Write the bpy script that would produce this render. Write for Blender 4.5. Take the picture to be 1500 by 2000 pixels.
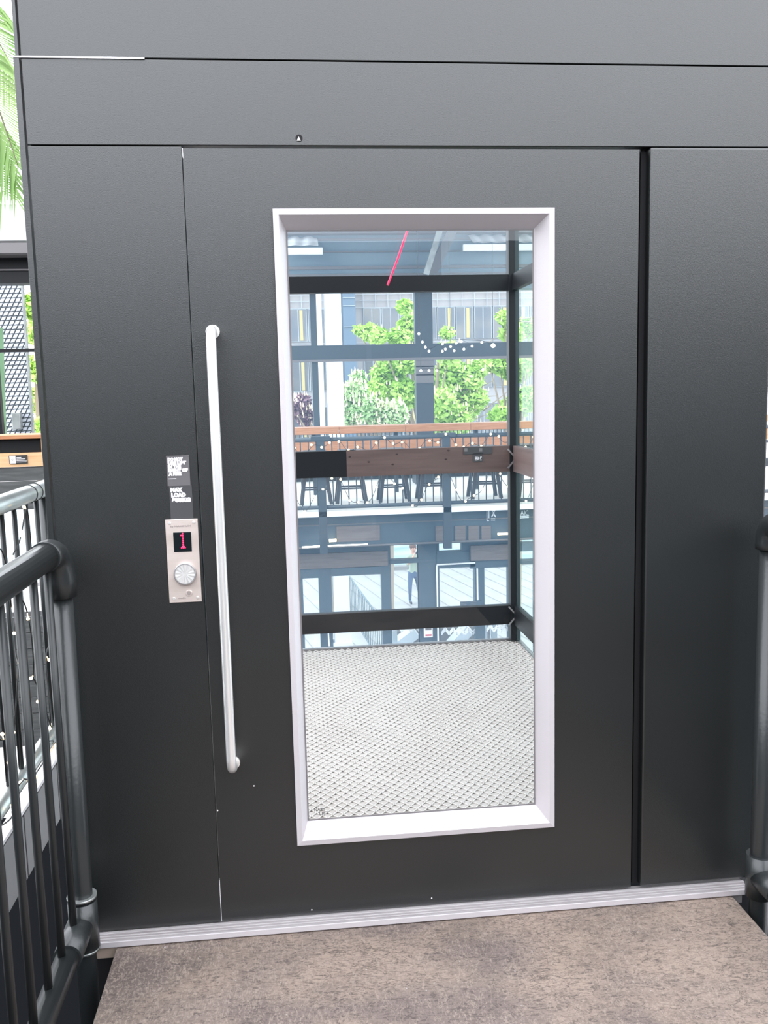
import bpy, bmesh, math, random
from mathutils import Vector, Matrix
random.seed(7)
C = bpy.context.scene.collection
for o in list(bpy.data.objects): bpy.data.objects.remove(o)

# ---------------------------------------------------------------- camera, sky, exposure
EYE = Vector((0, -2.2, 1.39))
FPX = 1752.0
yaw, pit, rol = math.radians(5.755), math.radians(7.446), math.radians(-1.405)
F_ = Vector((math.sin(yaw)*math.cos(pit), math.cos(yaw)*math.cos(pit), -math.sin(pit)))
r0 = Vector((math.cos(yaw), -math.sin(yaw), 0)); u0 = r0.cross(F_)
R_ = r0*math.cos(rol) + u0*math.sin(rol); U_ = -r0*math.sin(rol) + u0*math.cos(rol)
cd = bpy.data.cameras.new('camera'); cam = bpy.data.objects.new('camera', cd); C.objects.link(cam)
cam.matrix_world = Matrix(((R_.x, U_.x, -F_.x, EYE.x), (R_.y, U_.y, -F_.y, EYE.y), (R_.z, U_.z, -F_.z, EYE.z), (0, 0, 0, 1)))
cd.sensor_fit = 'VERTICAL'; cd.sensor_height = 36; cd.sensor_width = 27; cd.lens = 36*FPX/2000
cd.clip_start = 0.02; cd.clip_end = 400
bpy.context.scene.camera = cam
def at(x, y, Y):                      # the point of the plane at depth Y seen at pixel (x, y) of the 1500x2000 photograph
    d = F_*FPX + R_*(x-750) - U_*(y-1000)
    return EYE + d*((Y-EYE.y)/d.y)
def atx(x, y, X):
    d = F_*FPX + R_*(x-750) - U_*(y-1000)
    return EYE + d*((X-EYE.x)/d.x)

w = bpy.data.worlds.new('overcast_sky'); bpy.context.scene.world = w; w.use_nodes = True
wn = w.node_tree.nodes; wl = w.node_tree.links
bg = wn['Background']; bg.inputs['Strength'].default_value = 5.0
tc = wn.new('ShaderNodeTexCoord'); nz = wn.new('ShaderNodeTexNoise'); nz.inputs['Scale'].default_value = 2.2
cr = wn.new('ShaderNodeValToRGB'); cr.color_ramp.elements[0].color = (.80, .88, 1, 1); cr.color_ramp.elements[1].color = (1, .98, .97, 1)
wl.new(tc.outputs['Generated'], nz.inputs['Vector']); wl.new(nz.outputs['Fac'], cr.inputs['Fac']); wl.new(cr.outputs['Color'], bg.inputs['Color'])
vs = bpy.context.scene.view_settings
vs.view_transform = 'Standard'; vs.look = 'None'; vs.exposure = 0.0; vs.gamma = 1; vs.use_curve_mapping = False

# ---------------------------------------------------------------- materials
def mat(name, col, rough=.5, metal=0, noise=None, bump=None, spec=.5, emit=None, aniso=None, coord='Object', coat=0):
    """noise=(scale, second colour, (sx,sy,sz), detail, lo, hi); bump=(scale, strength, (sx,sy,sz))"""
    m = bpy.data.materials.new(name); m.use_nodes = True; n = m.node_tree.nodes; l = m.node_tree.links
    b = n['Principled BSDF']; b.inputs['Base Color'].default_value = (*col, 1); b.inputs['Roughness'].default_value = rough
    b.inputs['Metallic'].default_value = metal; b.inputs['Specular IOR Level'].default_value = spec
    b.inputs['Coat Weight'].default_value = coat
    if emit: b.inputs['Emission Color'].default_value = (*emit[0], 1); b.inputs['Emission Strength'].default_value = emit[1]
    def vec(s):
        t = n.new('ShaderNodeTexCoord'); mp = n.new('ShaderNodeMapping'); mp.inputs['Scale'].default_value = s
        l.new(t.outputs[coord], mp.inputs['Vector']); return mp.outputs['Vector']
    if noise:
        sc, c2, s, det, lo, hi = noise
        t = n.new('ShaderNodeTexNoise'); t.inputs['Scale'].default_value = sc; t.inputs['Detail'].default_value = det
        l.new(vec(s), t.inputs['Vector']); r = n.new('ShaderNodeValToRGB')
        r.color_ramp.elements[0].position = lo; r.color_ramp.elements[1].position = hi
        r.color_ramp.elements[0].color = (*col, 1); r.color_ramp.elements[1].color = (*c2, 1)
        l.new(t.outputs['Fac'], r.inputs['Fac']); l.new(r.outputs['Color'], b.inputs['Base Color'])
    if bump:
        sc, st, s = bump
        t = n.new('ShaderNodeTexNoise'); t.inputs['Scale'].default_value = sc; t.inputs['Detail'].default_value = 4
        l.new(vec(s), t.inputs['Vector']); bp = n.new('ShaderNodeBump'); bp.inputs['Strength'].default_value = st; bp.inputs['Distance'].default_value = .002
        l.new(t.outputs['Fac'], bp.inputs['Height']); l.new(bp.outputs['Normal'], b.inputs['Normal'])
    return m
def glass(name, tint, refl, veil=0, veilcol=(.6, .75, .9), fm=.6):
    m = bpy.data.materials.new(name); m.use_nodes = True; n = m.node_tree.nodes; l = m.node_tree.links
    n.remove(n['Principled BSDF']); out = n['Material Output']
    t = n.new('ShaderNodeBsdfTransparent'); t.inputs['Color'].default_value = (*tint, 1)
    g = n.new('ShaderNodeBsdfGlossy'); g.inputs['Roughness'].default_value = .01; g.inputs['Color'].default_value = (.9, .95, 1, 1)
    fr = n.new('ShaderNodeFresnel'); fr.inputs['IOR'].default_value = 1.3
    mu = n.new('ShaderNodeMath'); mu.operation = 'MULTIPLY_ADD'; mu.inputs[1].default_value = fm; mu.inputs[2].default_value = refl
    l.new(fr.outputs['Fac'], mu.inputs[0])
    mx = n.new('ShaderNodeMixShader'); l.new(mu.outputs[0], mx.inputs['Fac']); l.new(t.outputs[0], mx.inputs[1]); l.new(g.outputs[0], mx.inputs[2])
    last = mx
    if veil:  # even diffuse scatter imitates the haze of sky reflected in the glass
        d = n.new('ShaderNodeBsdfDiffuse'); d.inputs['Color'].default_value = (*veilcol, 1)
        tr = n.new('ShaderNodeBsdfTranslucent'); tr.inputs['Color'].default_value = (*veilcol, 1)
        a = n.new('ShaderNodeMixShader'); a.inputs['Fac'].default_value = .6; l.new(d.outputs[0], a.inputs[1]); l.new(tr.outputs[0], a.inputs[2])
        m2 = n.new('ShaderNodeMixShader'); m2.inputs['Fac'].default_value = veil; l.new(mx.outputs[0], m2.inputs[1]); l.new(a.outputs[0], m2.inputs[2]); last = m2
    l.new(last.outputs[0], out.inputs['Surface']); return m
M = {}
M['panel'] = mat('black_film_faced_board', (.0035, .0050, .0052), .35, noise=(3, (.0058, .0078, .0080), (1, 1, 1), 6, .35, .7), bump=(900, .25, (1, 1, .35)), spec=1.0)
M['gap'] = mat('dark_recess', (.004, .004, .006), .8)
M['alu'] = mat('brushed_aluminium', (.62, .60, .61), .42, 1, noise=(6, (.50, .48, .49), (1, 40, 40), 3, .3, .7), bump=(60, .15, (1, 30, 30)))
M['frame'] = mat('satin_silver_frame', (.53, .495, .515), .55, .15, bump=(300, .1, (1, 1, 1)))
M['sill'] = mat('worn_aluminium_sill', (.50, .47, .48), .5, .45, noise=(5, (.40, .37, .38), (1, 12, 12), 6, .45, .75), bump=(40, .2, (.3, 10, 10)))
M['steel'] = mat('stainless_steel', (.95, .94, .92), .30, .65, bump=(50, .12, (40, 40, .4)))
M['plate'] = mat('brushed_plate_steel', (.78, .68, .63), .38, .55, noise=(9, (.66, .56, .51), (.3, 1, 3), 4, .4, .7), bump=(80, .1, (.5, 1, 30)))
M['screen'] = mat('display_black', (.006, .010, .012), .12)
M['led'] = mat('red_led', (.5, .01, .04), .4, emit=((1, .02, .12), 2.2))
M['ink'] = mat('black_ink', (.03, .03, .03), .6)
M['grey_ink'] = mat('etched_grey', (.28, .24, .23), .6)
M['sticker'] = mat('grey_vinyl', (.12, .115, .12), .45)
M['sticker2'] = mat('dark_vinyl', (.055, .055, .06), .5)
M['white'] = mat('white_print', (.88, .84, .87), .5)
M['pipe'] = mat('black_painted_pipe', (.022, .025, .026), .3, .0, bump=(120, .2, (1, 1, 1)), spec=.6)
M['pipe_grey'] = mat('galvanised_pipe', (.42, .44, .43), .35, .7, noise=(8, (.30, .32, .31), (1, 1, 1), 3, .4, .7))
M['bar'] = mat('black_baluster_steel', (.018, .020, .021), .35, spec=.5)
M['wire'] = mat('black_cable', (.012, .012, .012), .45)
M['bulb'] = mat('warm_bulb', (.9, .8, .6), .3, emit=((1, .72, .38), 6))
M['bulb_white'] = mat('white_bulb', (.9, .9, .85), .3, emit=((1, .97, .88), 5))
M['redlight'] = mat('red_tube_reflection', (.6, .01, .08), .4, emit=((1, .006, .06), 1.15))
M['black'] = mat('black_powder_coat', (.007, .008, .010), .45, spec=.3)
M['deepblue'] = mat('blue_grey_shopfront', (.065, .098, .13), .5, noise=(1, (.085, .12, .15), (1, 1, 1), 3, .4, .7))
M['roofblue'] = mat('blue_roof_steel', (.16, .215, .26), .5, noise=(.6, (.22, .275, .315), (1, 1, 1), 3, .4, .7))
M['underfloor'] = mat('dark_lower_floor', (.006, .0065, .0075), .9, spec=0)
M['brownlight'] = mat('beige_block', (.34, .27, .22), .7)
M['slate'] = mat('slate_painted_steel', (.05, .065, .08), .5)
M['slate_light'] = mat('pale_slate_panel', (.17, .16, .165), .6)
M['taupe'] = mat('taupe_board', (.20, .165, .155), .6, noise=(3, (.16, .13, .125), (1, 1, 12), 4, .4, .7))
M['brownbar'] = mat('rail_wood_reflection', (.135, .088, .080), .5, noise=(3, (.10, .062, .058), (1, 1, 14), 5, .4, .7))  # black crossbar coloured brown to imitate timber reflected in the glass
M['brownspot'] = mat('wood_knot_reflection', (.035, .018, .018), .5)  # knots of the reflected timber
M['wood'] = mat('orange_pine', (.55, .25, .12), .5, noise=(4, (.42, .17, .07), (1, 6, 12), 5, .4, .7))
M['wood_light'] = mat('pale_pine', (.78, .50, .28), .5, noise=(5, (.66, .36, .17), (1, 3, 14), 4, .4, .75))
M['planks'] = mat('weathered_dark_boards', (.075, .078, .078), .7, noise=(6, (.13, .13, .13), (1, 1, 9), 6, .4, .75), bump=(30, .4, (1, 1, 8)))
M['tread'] = mat('bright_tread_metal', (.50, .465, .445), .5, .05, noise=(2.2, (.40, .358, .335), (1, 1, 1), 6, .35, .7))
M['tread_wire'] = mat('pale_mesh_strand', (.66, .63, .60), .45, .1)
M['tread_gap'] = mat('mesh_underlay', (.085, .070, .066), .6)
M['lightstone'] = mat('pale_paving', (.36, .35, .34), .7, noise=(1.5, (.31, .305, .30), (1, 1, 1), 5, .4, .7))
M['joint'] = mat('paving_joint', (.24, .23, .225), .8)
M['water'] = mat('pale_water', (.20, .29, .33), .6, noise=(.45, (.36, .44, .46), (1, 2.2, 1), 4, .35, .65), bump=(1.5, .6, (1, 2, 1)))
M['whitecol'] = mat('white_render', (.85, .87, .9), .7)
M['balfloor'] = mat('pale_balcony_floor', (.80, .79, .74), .5, noise=(1, (.68, .68, .64), (1, 1, 1), 4, .4, .7))
M['stool'] = mat('dark_metal_stool', (.035, .03, .032), .45)
M['leaf'] = mat('fresh_green_leaf', (.36, .60, .10), .6, noise=(.9, (.58, .78, .24), (1, 1, 1), 4, .35, .65))
M['leaf_dark'] = mat('soft_green_leaf', (.36, .58, .24), .6, noise=(.9, (.60, .76, .42), (1, 1, 1), 4, .35, .65))  # softer green for the blossom bush and the hedge
M['blossom'] = mat('cream_blossom', (.85, .70, .55), .6)
M['leaf_purple'] = mat('purple_leaf', (.22, .12, .16), .6)
M['bark'] = mat('pale_bark', (.30, .24, .18), .8)
M['facade'] = mat('grey_cladding', (.27, .25, .25), .6, noise=(.3, (.33, .31, .31), (1, 1, 1), 3, .4, .7))
M['bluefacade'] = mat('blue_grey_cladding', (.10, .14, .19), .5)
M['pane'] = mat('office_window', (.09, .10, .12), .1, noise=(.5, (.16, .15, .14), (1, 1, 1), 2, .4, .6), spec=.6)
M['curtain'] = mat('yellow_curtain', (.42, .34, .16), .7)
M['mull'] = mat('pale_window_trim', (.36, .38, .40), .6)
M['corr'] = mat('translucent_corrugated_sheet', (.55, .55, .55), .5)
M['skin'] = mat('skin', (.62, .36, .28), .5)
M['hair'] = mat('brown_hair', (.14, .07, .05), .6)
M['shirt'] = mat('pale_green_shirt', (.36, .42, .34), .8)
M['jeans'] = mat('blue_jeans', (.09, .13, .22), .8)
M['screenpanel'] = mat('pale_perforated_metal', (.60, .64, .70), .5)
M['greenpost'] = mat('green_steel_post', (.16, .30, .16), .5)
M['palm'] = mat('palm_leaf', (.14, .30, .05), .45, noise=(3, (.34, .48, .16), (1, 1, 1), 3, .35, .65))
M['palm_rib'] = mat('palm_rib', (.16, .14, .08), .6)
M['red'] = mat('red_print', (.55, .05, .08), .5)
M['galv'] = mat('galvanised_barrier', (.13, .17, .19), .6)
M['doorglass'] = glass('door_glass', (.96, .968, .962), .025)
M['rearglass'] = glass('rear_lift_glass', (.90, .96, .97), .02, .10, (.36, .64, .95))  # blue scatter stands in for the veil of sky and ceiling reflections
M['sideglass'] = glass('side_lift_glass', (.82, .93, .93), .0, .05, (.50, .78, .80), fm=.12)
M['facadeglass'] = glass('shopfront_glass', (.93, .98, 1), .02, .02)
def floor_mat():
    m = bpy.data.materials.new('worn_platform_concrete'); m.use_nodes = True; n = m.node_tree.nodes; l = m.node_tree.links
    b = n['Principled BSDF']; b.inputs['Roughness'].default_value = .62
    t = n.new('ShaderNodeTexCoord')
    def nz(scale, s, det=6, rot=0, dist=0):
        mp = n.new('ShaderNodeMapping'); mp.inputs['Scale'].default_value = s; mp.inputs['Rotation'].default_value = (0, 0, rot)
        x = n.new('ShaderNodeTexNoise'); x.inputs['Scale'].default_value = scale; x.inputs['Detail'].default_value = det; x.inputs['Distortion'].default_value = dist
        l.new(t.outputs['Object'], mp.inputs['Vector']); l.new(mp.outputs['Vector'], x.inputs['Vector']); return x.outputs['Fac']
    def ramp(f, a, ca, bb, cb):
        r = n.new('ShaderNodeValToRGB'); e = r.color_ramp.elements; e[0].position = a; e[1].position = bb; e[0].color = ca; e[1].color = cb
        l.new(f, r.inputs['Fac']); return r.outputs['Color']
    def mix(fac, a, bb, mode='MIX'):
        x = n.new('ShaderNodeMix'); x.data_type = 'RGBA'; x.blend_type = mode
        l.new(fac, x.inputs['Factor']) if not isinstance(fac, float) else setattr(x.inputs['Factor'], 'default_value', fac)
        for i, v in ((6, a), (7, bb)):
            l.new(v, x.inputs[i]) if not isinstance(v, tuple) else setattr(x.inputs[i], 'default_value', v)
        return x.outputs[2]
    base = ramp(nz(2.6, (1, 1.6, 1), 8, 0, .6), .40, (.082, .063, .057, 1), .60, (.300, .228, .168, 1))
    pink = ramp(nz(1.3, (1, 1, 1), 3), .45, (.140, .108, .096, 1), .6, (.245, .192, .175, 1))
    c = mix(.5, base, pink)
    scr = ramp(nz(42, (1, 2.6, 1), 8, .5, 2.5), .53, (0, 0, 0, 1), .62, (.7, .7, .7, 1))
    scr2 = ramp(nz(36, (2.6, 1, 1), 8, -.35, 2.5), .52, (0, 0, 0, 1), .64, (.6, .6, .6, 1))
    zone = ramp(nz(2.4, (1, 1.4, 1), 4), .42, (0, 0, 0, 1), .58, (1, 1, 1, 1))
    f1 = mix(zone, (0, 0, 0, 1), scr); f2 = mix(zone, scr2, (0, 0, 0, 1))
    c = mix(f1, c, (.085, .066, .06, 1)); c = mix(f2, c, (.33, .27, .225, 1))
    def ridge(scale, s_, wdt, hi, rot=0, dist=1.0):
        a = n.new('ShaderNodeMath'); a.operation = 'SUBTRACT'; l.new(nz(scale, s_, 5, rot, dist), a.inputs[0]); a.inputs[1].default_value = .5
        b2 = n.new('ShaderNodeMath'); b2.operation = 'ABSOLUTE'; l.new(a.outputs[0], b2.inputs[0])
        return ramp(b2.outputs[0], 0, (hi, hi, hi, 1), wdt, (0, 0, 0, 1))
    worn = ramp(nz(3.3, (1, 1, 1), 4), .40, (.15, .15, .15, 1), .62, (1, 1, 1, 1))
    c = mix(mix(ridge(17, (1, 3.2, 1), .030, .8, .9), (0, 0, 0, 1), worn, 'MULTIPLY') if False else ridge(17, (1, 3.0, 1), .024, .85, .9), c, (.052, .040, .037, 1))
    c = mix(ridge(24, (2.5, 1, 1), .026, .7, -.5), c, (.31, .25, .21, 1))
    c = mix(ridge(46, (1, 1.5, 1), .05, .45, .2), c, (.07, .054, .048, 1))
    spots = ramp(nz(75, (1, 1, 1), 2), .74, (0, 0, 0, 1), .77, (.8, .8, .8, 1)); c = mix(spots, c, (.40, .37, .35, 1))
    l.new(c, b.inputs['Base Color'])
    bp = n.new('ShaderNodeBump'); bp.inputs['Strength'].default_value = .35; bp.inputs['Distance'].default_value = .003
    l.new(f1, bp.inputs['Height']); l.new(bp.outputs['Normal'], b.inputs['Normal']); return m
M['floor'] = floor_mat()

# ---------------------------------------------------------------- mesh helpers
class MB:
    def __init__(s): s.v = []; s.f = []
    def quad(s, *p):
        i = len(s.v); s.v += [tuple(q) for q in p]; s.f.append(tuple(range(i, i+len(p)))); return s
    def box(s, x0, x1, y0, y1, z0, z1):
        i = len(s.v)
        s.v += [(x0,y0,z0),(x1,y0,z0),(x1,y1,z0),(x0,y1,z0),(x0,y0,z1),(x1,y0,z1),(x1,y1,z1),(x0,y1,z1)]
        s.f += [(i,i+3,i+2,i+1),(i+4,i+5,i+6,i+7),(i,i+1,i+5,i+4),(i+1,i+2,i+6,i+5),(i+2,i+3,i+7,i+6),(i+3,i,i+4,i+7)]; return s
    def tube(s, pts, r, n=12, cap=True):
        pts = [Vector(p) for p in pts]; rr = r if isinstance(r, (list, tuple)) else [r]*len(pts)
        d = (pts[1]-pts[0]).normalized(); a = Vector((0, 0, 1)) if abs(d.z) < .9 else Vector((1, 0, 0))
        u = d.cross(a).normalized(); base = len(s.v)
        for k, p in enumerate(pts):
            d = (pts[min(k+1, len(pts)-1)]-pts[max(k-1, 0)]).normalized()
            u = (u-d*u.dot(d)).normalized(); v = d.cross(u)
            for j in range(n):
                t = 2*math.pi*j/n; s.v.append(tuple(p+(u*math.cos(t)+v*math.sin(t))*rr[k]))
        for k in range(len(pts)-1):
            for j in range(n):
                a0 = base+k*n+j; a1 = base+k*n+(j+1) % n; s.f.append((a0, a1, a1+n, a0+n))
        if cap: s.f.append(tuple(base+j for j in reversed(range(n)))); s.f.append(tuple(base+(len(pts)-1)*n+j for j in range(n)))
        return s
    def bar(s, a, b, w, h):              # rectangular bar from a to b, width w (horizontal), height h
        a = Vector(a); b = Vector(b); d = (b-a).normalized(); up = Vector((0, 0, 1)) if abs(d.z) < .95 else Vector((0, 1, 0))
        sd = d.cross(up).normalized()*w/2; up = sd.cross(d).normalized()*h/2; i = len(s.v)
        for p in (a, b): s.v += [tuple(p+sd+up), tuple(p-sd+up), tuple(p-sd-up), tuple(p+sd-up)]
        s.f += [(i,i+1,i+2,i+3),(i+7,i+6,i+5,i+4),(i,i+4,i+5,i+1),(i+1,i+5,i+6,i+2),(i+2,i+6,i+7,i+3),(i+3,i+7,i+4,i)]; return s
    def ball(s, c, r, n=8, m=5):
        c = Vector(c); i = len(s.v); rx, ry, rz = r if isinstance(r, tuple) else (r, r, r)
        s.v.append((c.x, c.y, c.z+rz))
        for a in range(1, m):
            for b in range(n):
                t = math.pi*a/m; p = 2*math.pi*b/n; s.v.append((c.x+rx*math.sin(t)*math.cos(p), c.y+ry*math.sin(t)*math.sin(p), c.z+rz*math.cos(t)))
        s.v.append((c.x, c.y, c.z-rz)); e = len(s.v)-1
        for b in range(n):
            s.f.append((i, i+1+b, i+1+(b+1) % n)); s.f.append((e, e-n+(b+1) % n, e-n+b))
            for a in range(m-2):
                q = i+1+a*n; s.f.append((q+b, q+n+b, q+n+(b+1) % n, q+(b+1) % n))
        return s
    def build(s, name, m, parent=None, smooth=False, bevel=0, stuff=False):
        me = bpy.data.meshes.new(name); me.from_pydata(s.v, [], s.f); me.update()
        me.materials.append(m)
        if smooth:
            me.polygons.foreach_set('use_smooth', [len(p.vertices) < 5 for p in me.polygons])
        o = bpy.data.objects.new(name, me); C.objects.link(o)
        if parent: o.parent = parent
        if bevel:
            b = o.modifiers.new('b', 'BEVEL'); b.width = bevel; b.segments = 2; b.limit_method = 'ANGLE'
        if stuff: o['kind'] = 'stuff'
        return o
def box(*a): return MB().box(*a)
def tag(o, label=None, cat=None, group=None, kind=None):
    if label: o['label'] = label
    if cat: o['category'] = cat
    if group: o['group'] = group
    if kind: o['kind'] = kind
    return o
def thing(name, label, cat, group=None, kind=None, loc=(0, 0, 0)):
    o = bpy.data.objects.new(name, None); C.objects.link(o); o.location = loc; o.empty_display_size = .1
    return tag(o, label, cat, group, kind)
def dup(root, loc, label=None, rz=0):
    r = root.copy(); C.objects.link(r); r.location = loc; r.rotation_euler = (0, 0, rz)
    if label: r['label'] = label
    for ch in root.children:
        c = ch.copy(); C.objects.link(c); c.parent = r
        for g in ch.children:
            d = g.copy(); C.objects.link(d); d.parent = c
    return r
def text(name, s, size, loc, m, parent, width=None, mirror=False, bold=.0, depth=.0006, rot=(math.pi/2, 0, 0), spacing=1):
    cu = bpy.data.curves.new(name, 'FONT'); cu.body = s; cu.size = size; cu.offset = bold; cu.extrude = depth; cu.resolution_u = 2; cu.space_line = spacing
    o = bpy.data.objects.new(name, cu); C.objects.link(o); dg = bpy.context.evaluated_depsgraph_get()
    me = bpy.data.meshes.new_from_object(o.evaluated_get(dg)); bpy.data.objects.remove(o); me.name = name
    xs = [v.co.x for v in me.vertices]; x0 = min(xs); w_ = max(xs)-x0
    k = (width/w_) if width else 1
    R = Matrix.Rotation(rot[2], 4, 'Z') @ Matrix.Rotation(rot[0], 4, 'X')
    for v in me.vertices:
        p = Vector(((v.co.x-x0)*k*(-1 if mirror else 1), v.co.y, v.co.z)); v.co = R @ p
    me.materials.clear(); me.materials.append(m)
    t = bpy.data.objects.new(name, me); C.objects.link(t); t.location = loc; t.parent = parent; return t

# ================================================================ SETTING: the black lift front
ZP = .048                                        # underside of the panels
wall = box(-.570, 1.215, .022, .034, .03, 3.2)   # backing sheet with the opening of the door cut out of it below
wall = MB().box(-.570, -.235, .022, .034, ZP, 3.2).box(.880, 1.215, .022, .034, ZP, 3.2).box(-.235, .880, .022, .034, 1.975, 3.2).build('wall_front', M['gap'])
tag(wall, 'black panelled lift front with fine joints around the door', 'wall', kind='structure')
z1, z2 = 1.39+.771, 1.39+.5815
g = .0013
def panel(x0, x1, z0, z_, y0=0.0): return box(x0, x1, y0, .022, z0, z_).build('panel', M['panel'], wall, bevel=.0015)
panel(-.572, 1.215, z1+g, 3.2)
panel(-.572, 1.215, z2+g, z1-g)
panel(-.572, -.228, ZP, z2-g)
rp = box(.893, 1.215, -.006, .022, ZP+.006, z2-.001).build('panel', M['panel'], wall, bevel=.005)
MB().box(-.589, -.576, -.002, .03, ZP, z1-g).box(-.584, -.576, -.002, .03, z1+g, 3.2).build('corner_strip', M['panel'], wall, bevel=.001)
box(-.592, -.30, -.0035, .0, z1-.0018, z1+.0022).build('flashing', M['alu'], wall)
# key hole of the emergency release in the header panel
hp = at(584, 270, 0)
kr = MB().tube([(hp.x, -.0015, hp.z), (hp.x, .0005, hp.z)], .0082, 24).build('release_hole', M['gap'], wall)
MB().quad((hp.x-.0055, -.0022, hp.z-.006), (hp.x+.004, -.0022, hp.z-.006), (hp.x-.0005, -.0022, hp.z+.003)).build('triangle_key', M['white'], kr)
# the lift box behind its front: reveals beside the door
box(-.250, -.236, .034, .30, ZP, 1.97).build('reveal_panel', M['panel'], wall)
box(.872, .90, .030, .12, ZP, 1.97).build('reveal_panel', M['gap'], wall)
box(-.55, -.50, .0, .06, -1.2, .034).build('lower_upright', M['gap'], wall); box(1.12, 1.30, .0, .12, -1.6, .034).build('lower_upright', M['gap'], wall)
# door leaf with an opening
dx0, dx1, dz0, dz1 = -.2255, .868, ZP+.004, 1.39+.5765
fx0, fx1, fz0, fz1 = -.024, .653, 1.39-1.144, 1.39+.438
door = (MB().box(dx0, fx0+.006, 0, .045, dz0, dz1).box(fx1-.006, dx1, 0, .045, dz0, dz1)
        .box(fx0+.006, fx1-.006, 0, .045, dz0, fz0+.006).box(fx0+.006, fx1-.006, 0, .045, fz1-.006, dz1)).build('door_1', M['panel'])
tag(door, 'wide matte black lift door with tall silver framed window', 'door', kind='structure')
# splayed silver frame: lip and sloping reveal, four mitred profiles
def ring(xa0, xa1, za0, za1, ya, xb0, xb1, zb0, zb1, yb):
    A = [(xa0, ya, za0), (xa1, ya, za0), (xa1, ya, za1), (xa0, ya, za1)]; B = [(xb0, yb, zb0), (xb1, yb, zb0), (xb1, yb, zb1), (xb0, yb, zb1)]
    return A, B
L0 = (fx0, fx1, fz0, fz1); lw = .0135
L1 = (fx0+lw, fx1-lw, fz0+lw, fz1-lw)
a_, b_ = at(557.5, 447, .028), at(1046, 1574, .028)
L2 = (.0045, .6125, 1.39-1.0975, 1.39+.3965)
def corners(L, y): return [(L[0], y, L[2]), (L[1], y, L[2]), (L[1], y, L[3]), (L[0], y, L[3])]
o0, o1, o2, ob = corners(L0, -.012), corners(L1, -.014), corners(L2, .030), corners(L0, .0)
for k in range(4):
    j = (k+1) % 4; e = .0004
    mb = MB(); mb.quad(o0[k], o0[j], o1[j], o1[k]); mb.quad(o1[k], o1[j], o2[j], o2[k]); mb.quad(ob[k], ob[j], o0[j], o0[k])
    bk = corners(L0, .034); mb.quad(o2[k], o2[j], bk[j], bk[k]); mb.quad(bk[k], bk[j], ob[j], ob[k])
    mb.build('window_frame', M['frame'], door)
    seal = corners((L2[0]+.004, L2[1]-.004, L2[2]+.004, L2[3]-.004), .0285); s0 = corners(L2, .0285)
    MB().quad(s0[k], s0[j], seal[j], seal[k]).build('glazing_seal', M['slate_light'], door)
pane = MB().quad(*corners((L2[0]-.004, L2[1]+.004, L2[2]-.004, L2[3]+.004), .0295)).build('glass_pane', M['doorglass'], door)
pn = at(614, 1584, .029)
text('etched_lettering', 'NAMI', .0125, (pn.x, .0285, pn.z-.001), M['ink'], pane, width=.026)
text('etched_lettering', 'LIFT', .0115, (pn.x+.013, .0285, pn.z-.0115), M['ink'], pane, width=.024)
# long pull handle
hx, hy, ht, hb = -.1765, -.068, 1.39+.158, 1.39-.913
def arc(z, s): return [(hx, hy+.028*(1-math.sin(t)), z+s*(-.028+.028*math.cos(t))) for t in [math.pi/2*k/6 for k in range(6, -1, -1)]]
pts = [(hx, .0, ht), (hx, -.030, ht)] + [(hx, hy+.038*(1-math.sin(t)), ht-.038*(1-math.cos(t))) for t in [math.pi/2*k/8 for k in range(1, 9)]]
pts += [(hx, hy, hb+.038)] + [(hx, hy+.038*(1-math.sin(t)), hb+.038*(1-math.cos(t))) for t in [math.pi/2*k/8 for k in range(7, 0, -1)]] + [(hx, -.030, hb), (hx, 0, hb)]
hd = MB().tube(pts, .0118, 20).build('pull_handle', M['steel'], door, smooth=True)
for z in (ht, hb): MB().tube([(hx, -.006, z), (hx, .0, z)], .0165, 20).build('fixing_rose', M['steel'], hd, smooth=True)
# small specks of bare paint on the leaf
for px, py in ((496, 1535), (425, 1583), (843, 1754), (609, 1777)):
    q = at(px, py, 0); MB().tube([(q.x, -.0006, q.z), (q.x, .0, q.z)], .0018, 8).build('paint_chip', M['white'], door)
q0 = at(435, 1798, 0); MB().box(-.2272, -.2262, -.0004, .01, ZP+.002, ZP+.115).build('chipped_edge', M['white'], door)

# aluminium door sill
sill = box(-.552, 1.185, -.046, .020, .0335, .0415).build('trim_1', M['sill'])
tag(sill, 'ribbed aluminium door sill along the foot of the lift front', 'door sill', kind='structure')
for y0, y1, zt in ((-.048, -.042, .0475), (-.034, -.030, .0468), (-.023, -.019, .0468), (-.012, -.002, .0475)):
    box(-.552, 1.185, y0, y1, .0415, zt).build('rib', M['sill'], sill, bevel=.0008)
box(-.552, 1.185, -.0495, -.046, .0325, .0475).build('front_lip', M['frame'], sill, bevel=.001)
box(-.535, -.487, -.040, .01, .000, .0330).build('packing_block', M['brownlight'], sill)
box(1.136, 1.165, -.038, .01, .004, .0330).build('packing_block', M['slate_light'], sill)
# platform
fl = box(-.485, 1.134, -9.0, -.040, -.020, .029).build('floor', M['floor'], bevel=.002)
tag(fl, 'worn brown-grey landing slab in front of the lift', 'floor', kind='structure')
box(-.44, 1.10, -9.0, -.09, -.24, -.021).build('floor_beam', M['black'], fl)

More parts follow.
